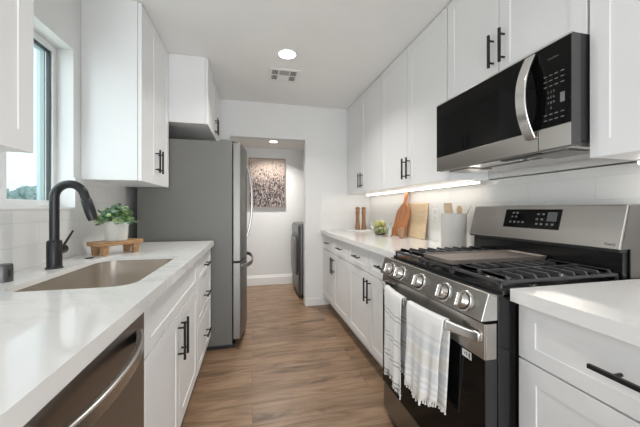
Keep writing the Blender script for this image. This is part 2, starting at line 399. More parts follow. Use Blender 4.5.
# worktops
def slab(name, x0, x1, y0, y1, front, label, hole=None):
    b = MB(); z1 = CT; z0 = CT-.02
    outer = [Vector((x0, y0, z1)), Vector((x1, y0, z1)), Vector((x1, y1, z1)), Vector((x0, y1, z1))]
    lps = [outer]+([hole] if hole else []); flat = [p for lp in lps for p in lp]
    tris = tessellate_polygon(lps)
    T = [b.bm.verts.new((p.x, p.y, z1)) for p in flat]; B = [b.bm.verts.new((p.x, p.y, z0)) for p in flat]
    for t in tris:
        b.bm.faces.new([T[i] for i in t]); b.bm.faces.new([B[i] for i in t][::-1])
    o = 0
    for lp in lps:
        n = len(lp)
        for i in range(n): b.bm.faces.new((T[o+i], T[o+(i+1) % n], B[o+(i+1) % n], B[o+i]))
        o += n
    if front > 0: b.box(x1-.03, x1, y0, y1, CT-.04, z0)
    else: b.box(x0, x0+.03, y0, y1, CT-.04, z0)
    xs = (x0+.001, x1-.04) if front > 0 else (x0+.04, x1-.001)
    return tag(b.build(name, QUARTZ), label, 'worktop', 'white quartz worktops')
SX0, SX1, SY0, SY1 = -.785, -.398, 1.10, 1.785
slab('worktop', XLW+.0085, XL, .0, YLE-.003, 1, 'white veined quartz worktop on the left holding the sink and faucet', rrect(SX0, SX1, SY0, SY1, CT, .075, 8)[::-1])
slab('worktop', XR, XRW-.0085, YR1+.003, YE-.0085, -1, 'white quartz worktop on the right beyond the range, holding mills and cutting boards')
slab('worktop', XR, XRW-.0085, .0, YR0-.006, -1, 'white quartz worktop at the near right corner, empty')

# sink
sk = thing('sink', ((SX0+SX1)/2, (SY0+SY1)/2, .70), 'undermount stainless steel sink set in the left worktop', 'sink')
b = MB(); e = .004
L = [rrect(SX0-.02, SX1+.02, SY0-.02, SY1+.02, CT-.0205, .09, 8), rrect(SX0-e, SX1+e, SY0-e, SY1+e, CT-.0205, .078, 8), rrect(SX0-e, SX1+e, SY0-e, SY1+e, CT-.03, .078, 8),
     rrect(SX0+.004, SX1-.004, SY0+.004, SY1-.004, .735, .075, 8), rrect(SX0+.010, SX1-.010, SY0+.010, SY1-.010, .715, .07, 8), rrect(SX0+.03, SX1-.03, SY0+.03, SY1-.03, .705, .06, 8),
     rrect((SX0+SX1)/2-.05, (SX0+SX1)/2+.05, (SY0+SY1)/2-.05, (SY0+SY1)/2+.05, .701, .049, 8)]
b.loft(L, cap0=False).build('basin', SINKM, sk, smooth=True, solid=.0015)
MB().lathe(((SX0+SX1)/2, (SY0+SY1)/2, .701), [(.01, .001), (.036, .001), (.044, .003), (.046, .002), (.046, .0)], 28).build('drain', STEELB, sk, smooth=True)

# faucet
fx, fy = -.846, 1.505
fc = thing('faucet', (fx, fy, CT), 'tall matte black gooseneck pull-down faucet behind the sink', 'faucet')
MB().lathe((fx, fy, CT), [(.0, 0), (.031, 0), (.031, .004), (.027, .008), (.027, .115), (.024, .122), (.019, .124), (0, .124)], 32).build('faucet_body', FAUCET, fc, smooth=True)
R_ = .059; cz = 1.231; pts = [(fx, fy, CT+.12), (fx, fy, 1.10), (fx, fy, cz)]; dirx, diry = .998, -.05
for k in range(1, 19):
    a = PI-k*(PI*.93)/18; rr = R_+R_*math.cos(a); pts.append((fx+rr*dirx, fy+rr*diry, cz+R_*math.sin(a)))
tn = Vector(pts[-1])-Vector(pts[-2]); tn.normalize(); end = Vector(pts[-1]); pts.append(end+tn*.022)
MB().tube(pts, .0178, 20).build('spout', FAUCET, fc, smooth=True)
h = MB(); p0 = end+tn*.022; h.tube([p0, p0+tn*.004, p0+tn*.055, p0+tn*.080, p0+tn*.097], [.019, .0205, .0215, .0205, .018], 20); hd = h.build('spray_head', FAUCET, fc, smooth=True)
MB().tube([(fx, fy+.02, CT+.075), (fx, fy+.062, CT+.078)], .021, 18).build('valve', FAUCET, fc, smooth=True)
MB().tube([(fx+.004, fy+.052, CT+.09), (fx+.02, fy+.098, CT+.158)], [.0055, .0045], 10).build('lever', FAUCET, fc, smooth=True)

ag = thing('air_gap_cap', (-.868, 1.268, CT), 'small dark brushed metal air gap cap on the worktop, left of the faucet', 'air gap')
MB().lathe((-.868, 1.268, CT), [(0, 0), (.026, 0), (.026, .056), (.024, .062), (0, .063)], 28).build('cap', MWSIDE, ag, smooth=True)
MB().box(-.8455, -.841, 1.256, 1.262, CT+.02, CT+.045, rot=Matrix.Rotation(.0, 3, 'Z')).build('slot', BPLAST, ag)
tag(MB().lathe((-.835, 1.765, CT), [(0, 0), (.019, 0), (.0185, .003), (.016, .004), (0, .003)], 24).build('hole_cover', BLACKM, smooth=True), 'small flat black disc cover on the worktop behind the sink, beside the wooden riser', 'hole cover')

# dishwasher
YD0, YD1 = .422, 1.018
dw = thing('dishwasher', (-.62, (YD0+YD1)/2, 0), 'dark stainless dishwasher with a bowed bar handle under the left worktop', 'dishwasher')
box('tub', BPLAST, XLW+.01, -.372, YD0+.003, YD1-.003, .1, CT-.043, dw)
box('door', STEELD, -.371, -.332, YD0, YD1, .11, CT-.046, dw, .004)
box('toe_panel', BPLAST, -.46, -.43, YD0+.003, YD1-.003, .001, .1, dw)
pts = []
for k in range(25):
    u = k/24; y = YD0+.045+(YD1-.05-YD0-.045)*u; bow = .050*(1-abs(2*u-1)**2.2); pts.append((-.330+bow, y, CT-.115-.0*bow))
MB().tube(pts, .0, 4, sq=(.018, .034)).build('handle', STEEL, dw, .005, smooth=True, seg=3)

# ---------------------------------------------------------------- refrigerator
fr0, fr1 = YLE+.022, YE-.024; FX = -.165
fg = thing('refrigerator', (-.5, (fr0+fr1)/2, 0), 'stainless french door refrigerator with a dark grey side at the end of the left run', 'refrigerator')
box('cabinet_body', FRSIDE, -.885, FX, fr0, fr1, .035, 1.748, fg, .004)
box('base_grille', BPLAST, -.86, FX+.02, fr0+.02, fr1-.02, .001, .035, fg)
def fdoor(name, y0, y1, z0, z1):
    b = MB(); n = 10; yc = (fr0+fr1)/2; hw = (fr1-fr0)/2
    def X(y): return -.098+.045*(1-((y-yc)/hw)**2)
    lo = [(FX+.006, y1), (FX+.006, y0)]+[(X(y0+(y1-y0)*k/n), y0+(y1-y0)*k/n) for k in range(n+1)]
    b.poly([(x, y, z0) for x, y in lo], (0, 0, z1-z0)); return b.build(name, FRDOOR, fg, .006, seg=3)
ym = (fr0+fr1)/2
for y0, y1, yh in ((fr0, ym-.003, ym-.045), (ym+.003, fr1, ym+.045)):
    d = fdoor('door', y0, y1, .735, 1.742); pts = []
    for k in range(21):
        u = k/20; z = .90+.72*u; pts.append((-.056+.052*(1-abs(2*u-1)**2.4), yh, z))
    MB().tube(pts, 0, 4, sq=(.026, .022)).build('handle', FRHAN, d, .005, smooth=True, seg=3)
d = fdoor('freezer_drawer', fr0, fr1, .075, .722); pts = []
for k in range(25):
    u = k/24; y = fr0+.035+(fr1-fr0-.07)*u; bx = -.098+.045*(1-((y-ym)/(.5*(fr1-fr0)))**2); pts.append((bx-.002+.058*(1-abs(2*u-1)**5), y, .685))
MB().tube(pts, 0, 4, sq=(.016, .036)).build('handle', FRHAN, d, .005, smooth=True, seg=3)
box('hinge_cover', FRSIDE, FX-.10, -.12, fr0+.012, fr0+.075, 1.748, 1.766, fg, .004)
box('hinge_cover', FRSIDE, FX-.10, -.12, fr1-.075, fr1-.012, 1.748, 1.766, fg, .004)

# ---------------------------------------------------------------- range
ra, rb = YR0+.003, YR1-.003; rc = (ra+rb)/2
rg = thing('gas_range', (1.1, rc, 0), 'stainless slide-in gas range with black sides, towels on its oven handle', 'range')
MB().box(.782, XRW-.02, ra, rb, .03, .888).box(.782, .84, ra, rb, .888, .90).build('range_body', ENAMEL, rg, .002)
for y in (ra+.06, rb-.06):
    for x in (.86, 1.38): MB().lathe((x, y, 0), [(0, 0), (.018, 0), (.018, .03), (0, .03)], 12).build('foot', BPLAST, rg)
MB().box(.80, XRW-.02, ra, rb, .888, .912).build('cooktop', ENAMEL, rg, .003)
# slanted control panel with its bright end plates
MB().poly([(.781, ra, .815), (.716, ra, .815), (.746, ra, .907), (.781, ra, .898)], (0, rb-ra, 0)).build('control_panel', STEEL, rg, .003)
MB().poly([(.776, ra-.001, .818), (.719, ra-.001, .818), (.746, ra-.001, .902), (.776, ra-.001, .892)], (0, .0015, 0)).build('end_plate', STEELB, rg)
nrm = Vector((-.092, 0, .030)).normalized()
for off in (-.278, -.169, 0, .169, .278):
    c = Vector((.729, rc+off-.010, .856)); ang = math.atan2(nrm.z, -nrm.x)
    def ring(r, hgt, n=28):
        u = Vector((0, 1, 0)); v = nrm.cross(u); return [c+nrm*hgt+(u*math.cos(2*PI*k/n)+v*math.sin(2*PI*k/n))*r for k in range(n)]
    MB().loft([ring(.037, -.004), ring(.037, .003), ring(.034, .005)]).build('bezel', STEELB, rg, smooth=True)
    kn = MB().loft([ring(.0295, .0), ring(.0295, .006), ring(.028, .008), ring(.0265, .030), ring(.0245, .033), ring(.001, .033)]).build('knob', STEEL, rg, smooth=True)
    MB().loft([[q+nrm*.0 for q in ring(.031, .004)], ring(.031, .009)]).build('knob_skirt', BPLAST, kn, smooth=True)
    u = Vector((0, 0, 1)); w = nrm.cross(Vector((0, 1, 0)))
    MB().poly([c+nrm*.033+Vector((0, -.004, 0))+w*-.022, c+nrm*.033+Vector((0, .004, 0))+w*-.022, c+nrm*.033+Vector((0, .004, 0))+w*.022, c+nrm*.033+Vector((0, -.004, 0))+w*.022], nrm*.007).build('grip', STEELB, kn, .0015)
# oven door
dr = MB().box(.735, .781, ra+.002, rb-.002, .20, .806).build('oven_door', BPLAST, rg, .002)
MB().box(.731, .7355, ra+.002, rb-.002, .69, .806).box(.7355, .776, ra, ra+.003, .69, .806).box(.7355, .776, rb-.003, rb, .69, .806).build('door_band', STEEL, dr, .001)
box('door_glass', BGLASS, .732, .735, ra+.003, rb-.003, .202, .688, dr)
sg = MB().box(.7305, .7316, .850, .894, .660, .685).build('sticker', mat('white_sticker', (.8, .8, .8), .5), dr); sg['label'] = 'small white sticker'
MB().box(.7300, .7306, .855, .862, .664, .681).box(.7300, .7306, .869, .873, .667, .681).box(.7300, .7306, .878, .882, .669, .677).build('sticker_print', MARKD, sg)
pts = []
for k in range(31):
    u = k/30; y = ra+.018+(rb-ra-.040)*u; pts.append((.729-.058*(1-abs(2*u-1)**2.4), y, .757))
HANDLE = pts
MB().tube(pts, 0, 4, sq=(.015, .036)).build('oven_handle', STEELB, dr, .006, smooth=True, seg=3)
box('storage_drawer', STEELD, .738, .781, ra+.002, rb-.002, .045, .193, rg, .003)
# griddle, grates, burners
GX0, GX1 = .805, 1.336
def grate(y0, y1, full=True):
    b = MB(); z = .934; w = .010; hh = .012
    for y in (y0+w/2, y1-w/2): b.box(GX0, GX1, y-w/2, y+w/2, z-hh/2, z+hh/2)
    for x in (GX0+w/2, (GX0+GX1)/2, GX1-w/2): b.box(x-w/2, x+w/2, y0, y1, z-hh/2, z+hh/2)
    for x in (GX0, GX1-w):
        for y in (y0, y1-w): b.box(x, x+w, y, y+w, .912, z)
    n = 9
    if full:
        for k in range(n):
            x = GX0+.035+(GX1-GX0-.07)*k/(n-1)
            if k == 4: continue
            for s_, ya in ((1, y0), (-1, y1)):
                L_ = (y1-y0)*(.46 if k in (0, 3, 5, 8) else .34)
                P = [(x-.005, ya, z+.004), (x-.005, ya+s_*.010, z+.020), (x-.005, ya+s_*L_, z+.020), (x-.005, ya+s_*L_, z+.006), (x-.005, ya+s_*.012, z+.002)]
                b.poly(P, (.010, 0, 0))
        for x in (GX0+.035, (GX0+GX1)/2, GX1-.035): b.box(x-.005, x+.005, y0+.012, y1-.012, z+.004, z+.020)
        ymid = (y0+y1)/2; b.box(GX0+.02, GX1-.02, ymid-.005, ymid+.005, z+.002, z+.018)
    return b
ys = [ra+.012, ra+.262, rb-.262, rb-.012]
for a, c, f in ((ys[0], ys[1]-.002, 1), (ys[1]+.002, ys[2]-.002, 0), (ys[2]+.002, ys[3], 1)): grate(a, c, bool(f)).build('grate', IRON, rg, .0025)
g0, g1 = ys[1]+.006, ys[2]-.006
gd = thing('griddle', ((GX0+GX1)/2, (g0+g1)/2, .9445), 'flat brown-grey griddle plate lying on the middle grate of the range', 'griddle')
b = MB(); b.loft([rrect(GX0+.012, GX1-.012, g0+.005, g1-.005, .9445, .02), rrect(GX0+.004, GX1-.004, g0, g1, .964, .025), rrect(GX0+.010, GX1-.010, g0+.006, g1-.006, .964, .02), rrect(GX0+.014, GX1-.014, g0+.010, g1-.010, .957, .018)])
b.build('plate', GRIDDLE, gd, smooth=True)
for x, y, r in ((.93, (ys[0]+ys[1])/2, .042), (1.20, (ys[0]+ys[1])/2, .036), (.93, (ys[2]+ys[3])/2, .036), (1.20, (ys[2]+ys[3])/2, .03), (1.07, rc, .04)):
    bn = MB().lathe((x, y, .912), [(0, 0), (r+.012, 0), (r+.010, .008), (r, .010), (r-.002, .014), (0, .014)], 28).build('burner', STEEL, rg, smooth=True)
    MB().lathe((x, y, .926), [(0, 0), (r, 0), (r, .005), (r-.004, .009), (0, .009)], 28).build('burner_cap', IRON, bn, smooth=True)
# back guard
bt = MB().poly([(1.315, ra, 1.028), (1.360, ra, 1.196), (1.40, ra, 1.200), (1.445, ra, 1.200), (1.445, ra, 1.028)], (0, rb-ra, 0)).build('backguard', STEEL, rg, .003)
MB().poly([(1.330, ra-.002, 1.03), (1.370, ra-.002, 1.194), (1.445, ra-.002, 1.197), (1.445, ra-.002, .912), (1.372, ra-.002, .912), (1.372, ra-.002, 1.03)], (0, .004, 0)).build('end_cap', STEELD, rg)
box('riser_panel', ENAMEL, 1.345, 1.445, ra+.006, rb-.006, .912, 1.028, rg, .002)
box('backguard_trim', BPLAST, 1.318, 1.36, ra, rb, 1.018, 1.0285, rg, .002)
tl = math.atan2(1.360-1.315, 1.196-1.028)
def bgp(y, z): return Vector((1.315+(z-1.028)*math.tan(tl), y, z))
nb = Vector((-math.cos(tl), 0, math.sin(tl)))
def patch(y0, y1, z0, z1, o0, o1): return [bgp(y0, z0)+nb*o0, bgp(y1, z0)+nb*o0, bgp(y1, z1)+nb*o0, bgp(y0, z1)+nb*o0], nb*(o1-o0)
q, v = patch(1.018, 1.312, 1.085, 1.178, -.002, .0012)
dsp = MB().poly(q, v).build('display', BGLASS, bt)
b = MB()
for yy, zz in ((1.262, 1.16), (1.240, 1.16), (1.265, 1.14), (1.243, 1.14), (1.272, 1.113), (1.248, 1.113), (1.224, 1.113), (1.200, 1.113), (1.125, 1.155), (1.10, 1.155), (1.128, 1.13), (1.103, 1.13), (1.126, 1.108), (1.103, 1.108), (1.075, 1.108), (1.05, 1.108)):
    q, v = patch(yy-.006, yy+.006, zz-.0045, zz+.0045, .0013, .0017); b.poly(q, v)
b.build('button_marks', MARKS, dsp)
q, v = patch(1.035, 1.08, 1.122, 1.165, .0013, .0018); MB().poly(q, v).build('screen', SILVERP, dsp)
text('lettering', 'ThinQ', .014, bgp(.822, 1.046)+nb*.0005, tl, MARKD, bt)

# towels
def m_towel(name, stripes):
    m = mat(name, (.8, .8, .79), .9); t, n, l, p = nt(m)
    g = n.new('ShaderNodeNewGeometry'); s = n.new('ShaderNodeSeparateXYZ'); l.new(g.outputs['Position'], s.inputs[0])
    mr = n.new('ShaderNodeMapRange'); mr.inputs[1].default_value = .30; mr.inputs[2].default_value = .80
    nz = noisetex(m, coords(m), 5, 2); ad = n.new('ShaderNodeMath'); ad.operation = 'MULTIPLY_ADD'; ad.inputs[1].default_value = .03
    l.new(nz, ad.inputs[0]); l.new(s.outputs['Z'], ad.inputs[2]); l.new(ad.outputs[0], mr.inputs[0])
    r = n.new('ShaderNodeValToRGB'); r.color_ramp.interpolation = 'CONSTANT'; e = r.color_ramp.elements
    e[0].position = 0; e[0].color = (.82, .82, .81, 1); e[1].position = stripes[0][0]; e[1].color = (*stripes[0][1], 1)
    for q, c in stripes[1:]: k = e.new(q); k.color = (*c, 1)
    l.new(mr.outputs[0], r.inputs[0]); l.new(r.outputs[0], p.inputs['Base Color'])
    f = noisetex(m, coords(m), 260, 2); bump(m, f, .3, .002); return m
w_ = (.86, .86, .85); gr = (.36, .37, .39); bl = (.74, .755, .77); be = (.80, .78, .74)
st1 = []
for c in (.12, .16, .32, .36, .52, .56, .74, .78): st1 += [(c, gr), (c+.009, w_)]
st2 = []
for a0, a1, c in ((.08, .10, bl), (.14, .16, bl), (.20, .22, bl), (.25, .33, be), (.36, .38, bl), (.41, .43, bl), (.46, .54, bl), (.57, .66, be), (.69, .76, bl), (.80, .82, bl)): st2 += [(a0, c), (a1, w_)]
TOW1 = m_towel('towel_stripe_thin', st1); TOW2 = m_towel('towel_stripe_wide', st2)
def hx(y):
    for a, c in zip(HANDLE, HANDLE[1:]):
        if a[1] <= y <= c[1]: return a[0]+(c[0]-a[0])*(y-a[1])/(c[1]-a[1])
    return .7
def towel(y0, y1, zf, zb, m, label, seed, shift=0., slant=0.):
    b = MB(); nx = 26; rnd = random.Random(seed)
    path = [('b', t) for t in [1-k/14 for k in range(14)]]+[('t', a) for a in (0, .25, .5, .75, 1)]+[('f', (k+1)/22) for k in range(22)]
    grid = []
    for i in range(nx+1):
        u = i/nx; col = []
        for kind, t in path:
            zl = .757-.01
            spread = 1.0
            if kind == 'b':
                y = y0+(y1-y0)*u + shift*t*(1-u); x = hx(y0+(y1-y0)*u)+.015+.004*math.sin(u*9+seed)*t; z = zl-(zl-zb)*t
                x = min(x, .7255)
            elif kind == 't':
                a = PI*t; y = y0+(y1-y0)*u; x = hx(y)+.0135*math.cos(a); z = .757+.012+.010*math.sin(a)
            else:
                yy = y0+(y1-y0)*u; f = .3+.7*t
                y = yy+slant*t*(1-u)+(.5-u)*(y1-y0)*.06*math.sin(PI*min(t*1.3, 1))
                x = hx(yy)-.0135-.008*f*(1+math.sin(u*11+seed*1.7+t*1.2))*.5-.006*math.sin(u*23+seed)*t; z = zl-(zl-zf)*t-.018*t*math.sin(u*5+seed)
            col.append(b.bm.verts.new((x, y, z)))
        grid.append(col)
    for i in range(nx):
        for j in range(len(path)-1): b.bm.faces.new((grid[i][j], grid[i+1][j], grid[i+1][j+1], grid[i][j+1]))
    f_pts = [g[-1].co.copy() for g in grid]; b_pts = [g[0].co.copy() for g in grid]
    cen = ((y0+y1)/2)
    root = thing('dish_towel', (hx(cen), cen, .757), label, 'towel', 'dish towels on the oven handle')
    b.build('cloth', m, root, smooth='all', solid=.003)
    for P in (f_pts, b_pts):
        fb = MB()
        for i in range(0, nx, 1):
            p = P[i].lerp(P[i+1], .5); ln = .010+.012*rnd.random(); dy = (rnd.random()-.5)*.008
            fb.tube([p+Vector((0, 0, .003)), p+Vector((0, dy*.5, -ln*.5)), p+Vector((0, dy, -ln))], [.0032, .0026, .0036], 5)
        fb.build('fringe', m, root)
towel(1.195, 1.410, .350, .43, TOW1, 'white towel with thin dark stripes on the far end of the oven handle', 2, .01, 0)
towel(.928, 1.147, .425, .43, TOW2, 'white towel with wide grey-blue and beige stripes on the middle of the oven handle', 5, .02, .045)

# ---------------------------------------------------------------- microwave
mx = 1.086; mz0, mz1 = 1.402, 1.803; ma, mb_ = YR0+.001, YR1-.001
mw = thing('microwave', (1.28, rc, mz0), 'over-the-range microwave with black glass door above the gas range', 'microwave')
MB().box(mx+.042, XRW-.01, ma, mb_, mz0+.02, mz1).build('microwave_body', BPLAST, mw, .002)
MB().box(mx+.003, mx+.045, ma, mb_, mz0+.004, mz1).build('front_frame', MWSIDE, mw, .002)
yk = .908
box('door', BGLASS, mx, mx+.003, yk+.0015, mb_-.001, mz0+.086, mz1-.008, mw)
kp = box('keypad', BGLASS, mx, mx+.003, ma+.001, yk-.0015, mz0+.086, mz1-.008, mw)
box('lower_band', STEEL, mx, mx+.003, yk+.0015, mb_-.001, mz0+.004, mz0+.084, mw, .001)
box('lower_band', STEEL, mx, mx+.003, ma+.001, yk-.0015, mz0+.004, mz0+.084, mw, .001)
box('top_strip', STEELB, mx-.001, mx+.003, ma, mb_, mz1-.007, mz1, mw)
pts = []
for k in range(25):
    u = k/24; pts.append((mx-.003-.050*(1-abs(2*u-1)**2.0), .936, mz0+.055+.33*u))
MB().tube(pts, 0, 4, sq=(.044, .012)).build('door_handle', STEELB, mw, .004, smooth=True, seg=3)
for r_, row in enumerate(('1 2 3', '4 5 6', '7 8 9', '0')):
    text('digits', row, .013, (mx-.0002, .858, mz0+.215-r_*.020), 0, MARKS, kp, .0003)
for rows in ((.112, .132), (.238, .258, .278)):
    b = MB()
    for zz in rows:
        for yy in (.879, .859, .839, .817): b.box(mx-.0006, mx, yy-.006, yy+.006, mz0+zz-.0015, mz0+zz+.0015)
    b.build('button_marks', MARKS, kp)
box('clock_window', mat('keypad_display', (.2, .2, .2), .4), mx-.0006, mx, .809, .825, mz0+.165, mz0+.200, kp)
text('lettering', 'InstaView', .010, (mx-.0002, .85, mz0+.34), 0, mat('faint_print', (.13, .13, .13), .5), kp, .0003)
text('lettering', 'LG', .024, (mx-.0004, mb_-.035, mz0+.035), 0, MARKD, mw, .0003)
HOODL = mat('hood_lamp_lens', (.75, .75, .74), .3)
und = box('underside', STEELB, mx+.02, XRW-.03, ma+.01, mb_-.01, mz0+.001, mz0+.02, mw)
for ya in (ma+.05, mb_-.21): MB().box(mx+.05, mx+.20, ya, ya+.16, mz0-.004, mz0+.0015).build('grease_filter', STEELD, mw, .001)
box('hood_lamp', HOODL, mx+.09, mx+.16, rc-.10, rc+.12, mz0-.004, mz0+.0015, mw)
box('recess', BPLAST, mx+.035, mx+.07, .93, 1.12, mz0-.002, mz0+.0015, mw)
box('recess', BPLAST, mx+.10, mx+.125, .99, 1.30, mz0-.006, mz0-.004, mw)

# ---------------------------------------------------------------- under-cabinet LED strips
def led(y0, y1, label):
    t = thing('under_cabinet_light', (1.40, (y0+y1)/2, ZU), label, 'light', 'under-cabinet light strips')
    MB().box(1.378, 1.416, y0, y1, ZU-.008, ZU-.0003).box(1.410, 1.416, y0, y1, ZU-.020, ZU-.008).build('housing', TRIM, t)
    box('diffuser', LED, 1.379, 1.4095, y0+.004, y1-.004, ZU-.018, ZU-.008, t)
led(1.565, 3.38, 'long glowing strip light under the right wall cabinets beyond the range')
led(.05, .775, 'glowing strip light under the wall cabinet at the right edge')

# ceiling fixtures
def downlight(x, y, z, label, power, r=.065):
    t = thing('ceiling_light', (x, y, z), label, 'ceiling light', 'recessed ceiling lights')
    MB().lathe((x, y, z), [(r+.001, -.0005), (r+.014, -.0005), (r+.012, -.004), (r+.002, -.005)], 40, close=True).build('trim_ring', TRIM, t, smooth=True)
    MB().lathe((x, y, z), [(0, -.0035), (r+.002, -.0035), (r+.002, -.001), (0, -.001)], 40).build('lens', DOWNL, t)
    l = bpy.data.lights.new('lamp', 'AREA'); l.shape = 'DISK'; l.size = r*2; l.energy = power; l.color = (1, .955, .9); l.spread = 2.3
    o = bpy.data.objects.new('lamp', l); o.location = (x, y, z-.008); COL.objects.link(o)
downlight(.275, 2.337, ZC, 'round recessed ceiling light beside the vent, in the kitchen', 10.5)
downlight(.29, 4.12, 2.13, 'small recessed ceiling light in the laundry room, above the painting', 13, .05)
for x, y, pw in ((.275, 1.15, 3), (.275, -1.4, 3)):  # two bare unseen ceiling lamps added as fill
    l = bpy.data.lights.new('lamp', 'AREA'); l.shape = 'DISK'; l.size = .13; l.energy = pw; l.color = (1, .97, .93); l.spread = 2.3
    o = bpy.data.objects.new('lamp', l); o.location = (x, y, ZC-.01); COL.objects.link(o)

vt = thing('ceiling_vent', (.28, 2.71, ZC), 'white square ceiling air vent with grey louvre panels', 'vent')
vx0, vx1, vy0, vy1 = .145, .425, 2.585, 2.845
MB().box(vx0, vx1, vy0, vy0+.03, ZC-.008, ZC-.0005).box(vx0, vx1, vy1-.03, vy1, ZC-.008, ZC-.0005).box(vx0, vx0+.03, vy0+.03, vy1-.03, ZC-.008, ZC-.0005).box(vx1-.03, vx1, vy0+.03, vy1-.03, ZC-.008, ZC-.0005)\
    .box(vx0+.085, vx0+.095, vy0+.03, vy1-.03, ZC-.007, ZC-.0005).box(vx1-.095, vx1-.085, vy0+.03, vy1-.03, ZC-.007, ZC-.0005).box(vx0+.03, vx1-.03, 2.71, 2.72, ZC-.007, ZC-.0005).build('frame', TRIM, vt, .001)
box('duct', mat('duct_grey', (.16, .16, .15), .8), vx0+.01, vx1-.01, vy0+.01, vy1-.01, ZC-.002, ZC-.0003, vt)
b = MB(); rx = Matrix.Rotation(.9, 3, 'X'); rx2 = Matrix.Rotation(-.9, 3, 'X'); ry = Matrix.Rotation(.9, 3, 'Y'); ry2 = Matrix.Rotation(-.9, 3, 'Y')
for k in range(6): y = vy0+.038+k*.015; b.box(vx0+.095, vx1-.095, y-.003, y+.003, ZC-.006, ZC-.0045, rot=rx)
for k in range(6): y = 2.727+k*.015; b.box(vx0+.095, vx1-.095, y-.008, y+.0075, ZC-.007, ZC-.0055)
for k in range(4):
    for xx, rr in ((vx0+.037+k*.014, ry), (vx1-.037-k*.014, ry2)):
        b.box(xx-.0025, xx+.0025, vy0+.03, vy1-.03, ZC-.006, ZC-.0045, rot=rr)
b.build('louvres', TRIM, vt)

# ---------------------------------------------------------------- plant on the wooden riser
rcx, rcy = -.775, 1.925; ang = math.radians(54); U = Vector((math.cos(ang), math.sin(ang), 0)); V = Vector((U.y, -U.x, 0)); O = Vector((rcx, rcy, 0))
rs = thing('wooden_riser', (rcx, rcy, CT), 'small wooden riser with four stubby legs on the left worktop, under the potted plant', 'riser')
rp = rrect(-.125, .125, -.062, .062, 0, .008, 3)
MB().poly([O+U*p.x+V*p.y+Vector((0, 0, .973)) for p in rp], (0, 0, .024)).build('board', WRISER, rs, .002)
for a in (-.088, .088):
    for c in (-.04, .04):
        p = O+U*a+V*c; MB().lathe((p.x, p.y, CT), [(0, 0), (.017, 0), (.0235, .0525), (0, .0529)], 20).build('leg', WRISER, rs, smooth=True)
pz = .997; pc = O+U*.0
pt = thing('potted_plant', (pc.x, pc.y, pz), 'leafy green plant in a pale ribbed pot on the wooden riser', 'plant')
prof = [(0, 0), (.052, 0), (.055, .004), (.061, .112), (.057, .113), (.055, .10), (0, .10)]
POTM = m_paint('pot_stone', (.66, .65, .61), .7, .1); b = MB(); n = 60; loops = []
for r, h in prof:
    loops.append([pc+Vector(((max(r, .0004)*(1+(.018 if k % 2 and r > .05 and h < .112 else 0)))*math.cos(2*PI*k/n), (max(r, .0004)*(1+(.018 if k % 2 and r > .05 and h < .112 else 0)))*math.sin(2*PI*k/n), pz+h)) for k in range(n)])
b.loft(loops).build('pot', POTM, pt)
LG = [mat('leaf_%s' % s, c, .5) for s, c in (('mid', (.15, .30, .09)), ('light', (.34, .48, .20)), ('bluish', (.30, .42, .35)), ('dark', (.06, .14, .06)), ('pale', (.62, .68, .58)))]
lb = MB(); sb = MB(); rnd = random.Random(11)
for k in range(60):
    a = rnd.random()*2*PI; sp = .02+.100*rnd.random()**.8; topz = pz+.12+.10*(1-(sp/.12)**2)*(.45+.55*rnd.random())-.01
    if sp > .075: topz -= .035*rnd.random()
    base = pc+Vector((.02*math.cos(a), .02*math.sin(a), pz+.10)); tip = pc+Vector((sp*math.cos(a), sp*math.sin(a), topz)); tip.z = topz
    mid = base.lerp(tip, .5)+Vector((0, 0, .022))
    sb.tube([base, mid, tip], [.0014, .0012, .0008], 5)
    for j in range(9):
        t = .3+.7*j/8; p = (base*(1-t)+mid*t).lerp(mid*(1-t)+tip*t, t)
        d = Vector((rnd.gauss(0, 1), rnd.gauss(0, 1), rnd.gauss(.15, .6))).normalized(); up = Vector((rnd.gauss(0, .6), rnd.gauss(0, .6), 1)).normalized(); sd = d.cross(up).normalized(); up = sd.cross(d)
        ln = .020+.013*rnd.random(); wd = ln*.42
        vs = [p, p+d*ln*.35+sd*wd+up*.001, p+d*ln*.75+sd*wd*.85, p+d*ln-up*.002, p+d*ln*.75-sd*wd*.85, p+d*ln*.35-sd*wd+up*.001]
        f = lb.bm.faces.new([lb.bm.verts.new(v) for v in vs]); f.material_index = rnd.choices(range(5), (4, 4, 3, 2, .8))[0]
sb.build('stems', LG[0], pt); lb.build('leaves', LG, pt)
MB().lathe((pc.x, pc.y, pz+.1002), [(0, 0), (.053, 0), (.052, .003), (0, .004)], 24).build('soil', mat('soil', (.05, .035, .025), .95), pt)

# ---------------------------------------------------------------- things on the right worktop
tg = tag(MB().loft([rrect(1.06, 1.375, 3.20, 3.36, CT, .008), rrect(1.06, 1.375, 3.20, 3.36, CT+.014, .008)]).build('serving_tray', CERAM, bevel=.002), 'thin white marble tray under the pepper mills by the end wall', 'tray')
for i, (x, lab) in enumerate(((1.225, 'wooden pepper mill on the marble tray, left one of the two'), (1.302, 'wooden pepper mill on the marble tray, right one of the two'))):
    y = 3.27; z = CT+.0145
    t = thing('pepper_mill', (x, y, z), lab, 'pepper mill', 'wooden pepper mills')
    MB().lathe((x, y, z), [(0, 0), (.030, 0), (.031, .012), (.028, .04), (.023, .10), (.021, .15), (.024, .19), (.0265, .215), (.024, .225), (0, .226)], 28).build('mill_body', WMILL, t, smooth=True)
    MB().lathe((x, y, z), [(0, .227), (.021, .227), (.0265, .24), (.027, .252), (.022, .266), (.010, .272), (0, .273)], 28).build('mill_head', WMILL, t, smooth=True)
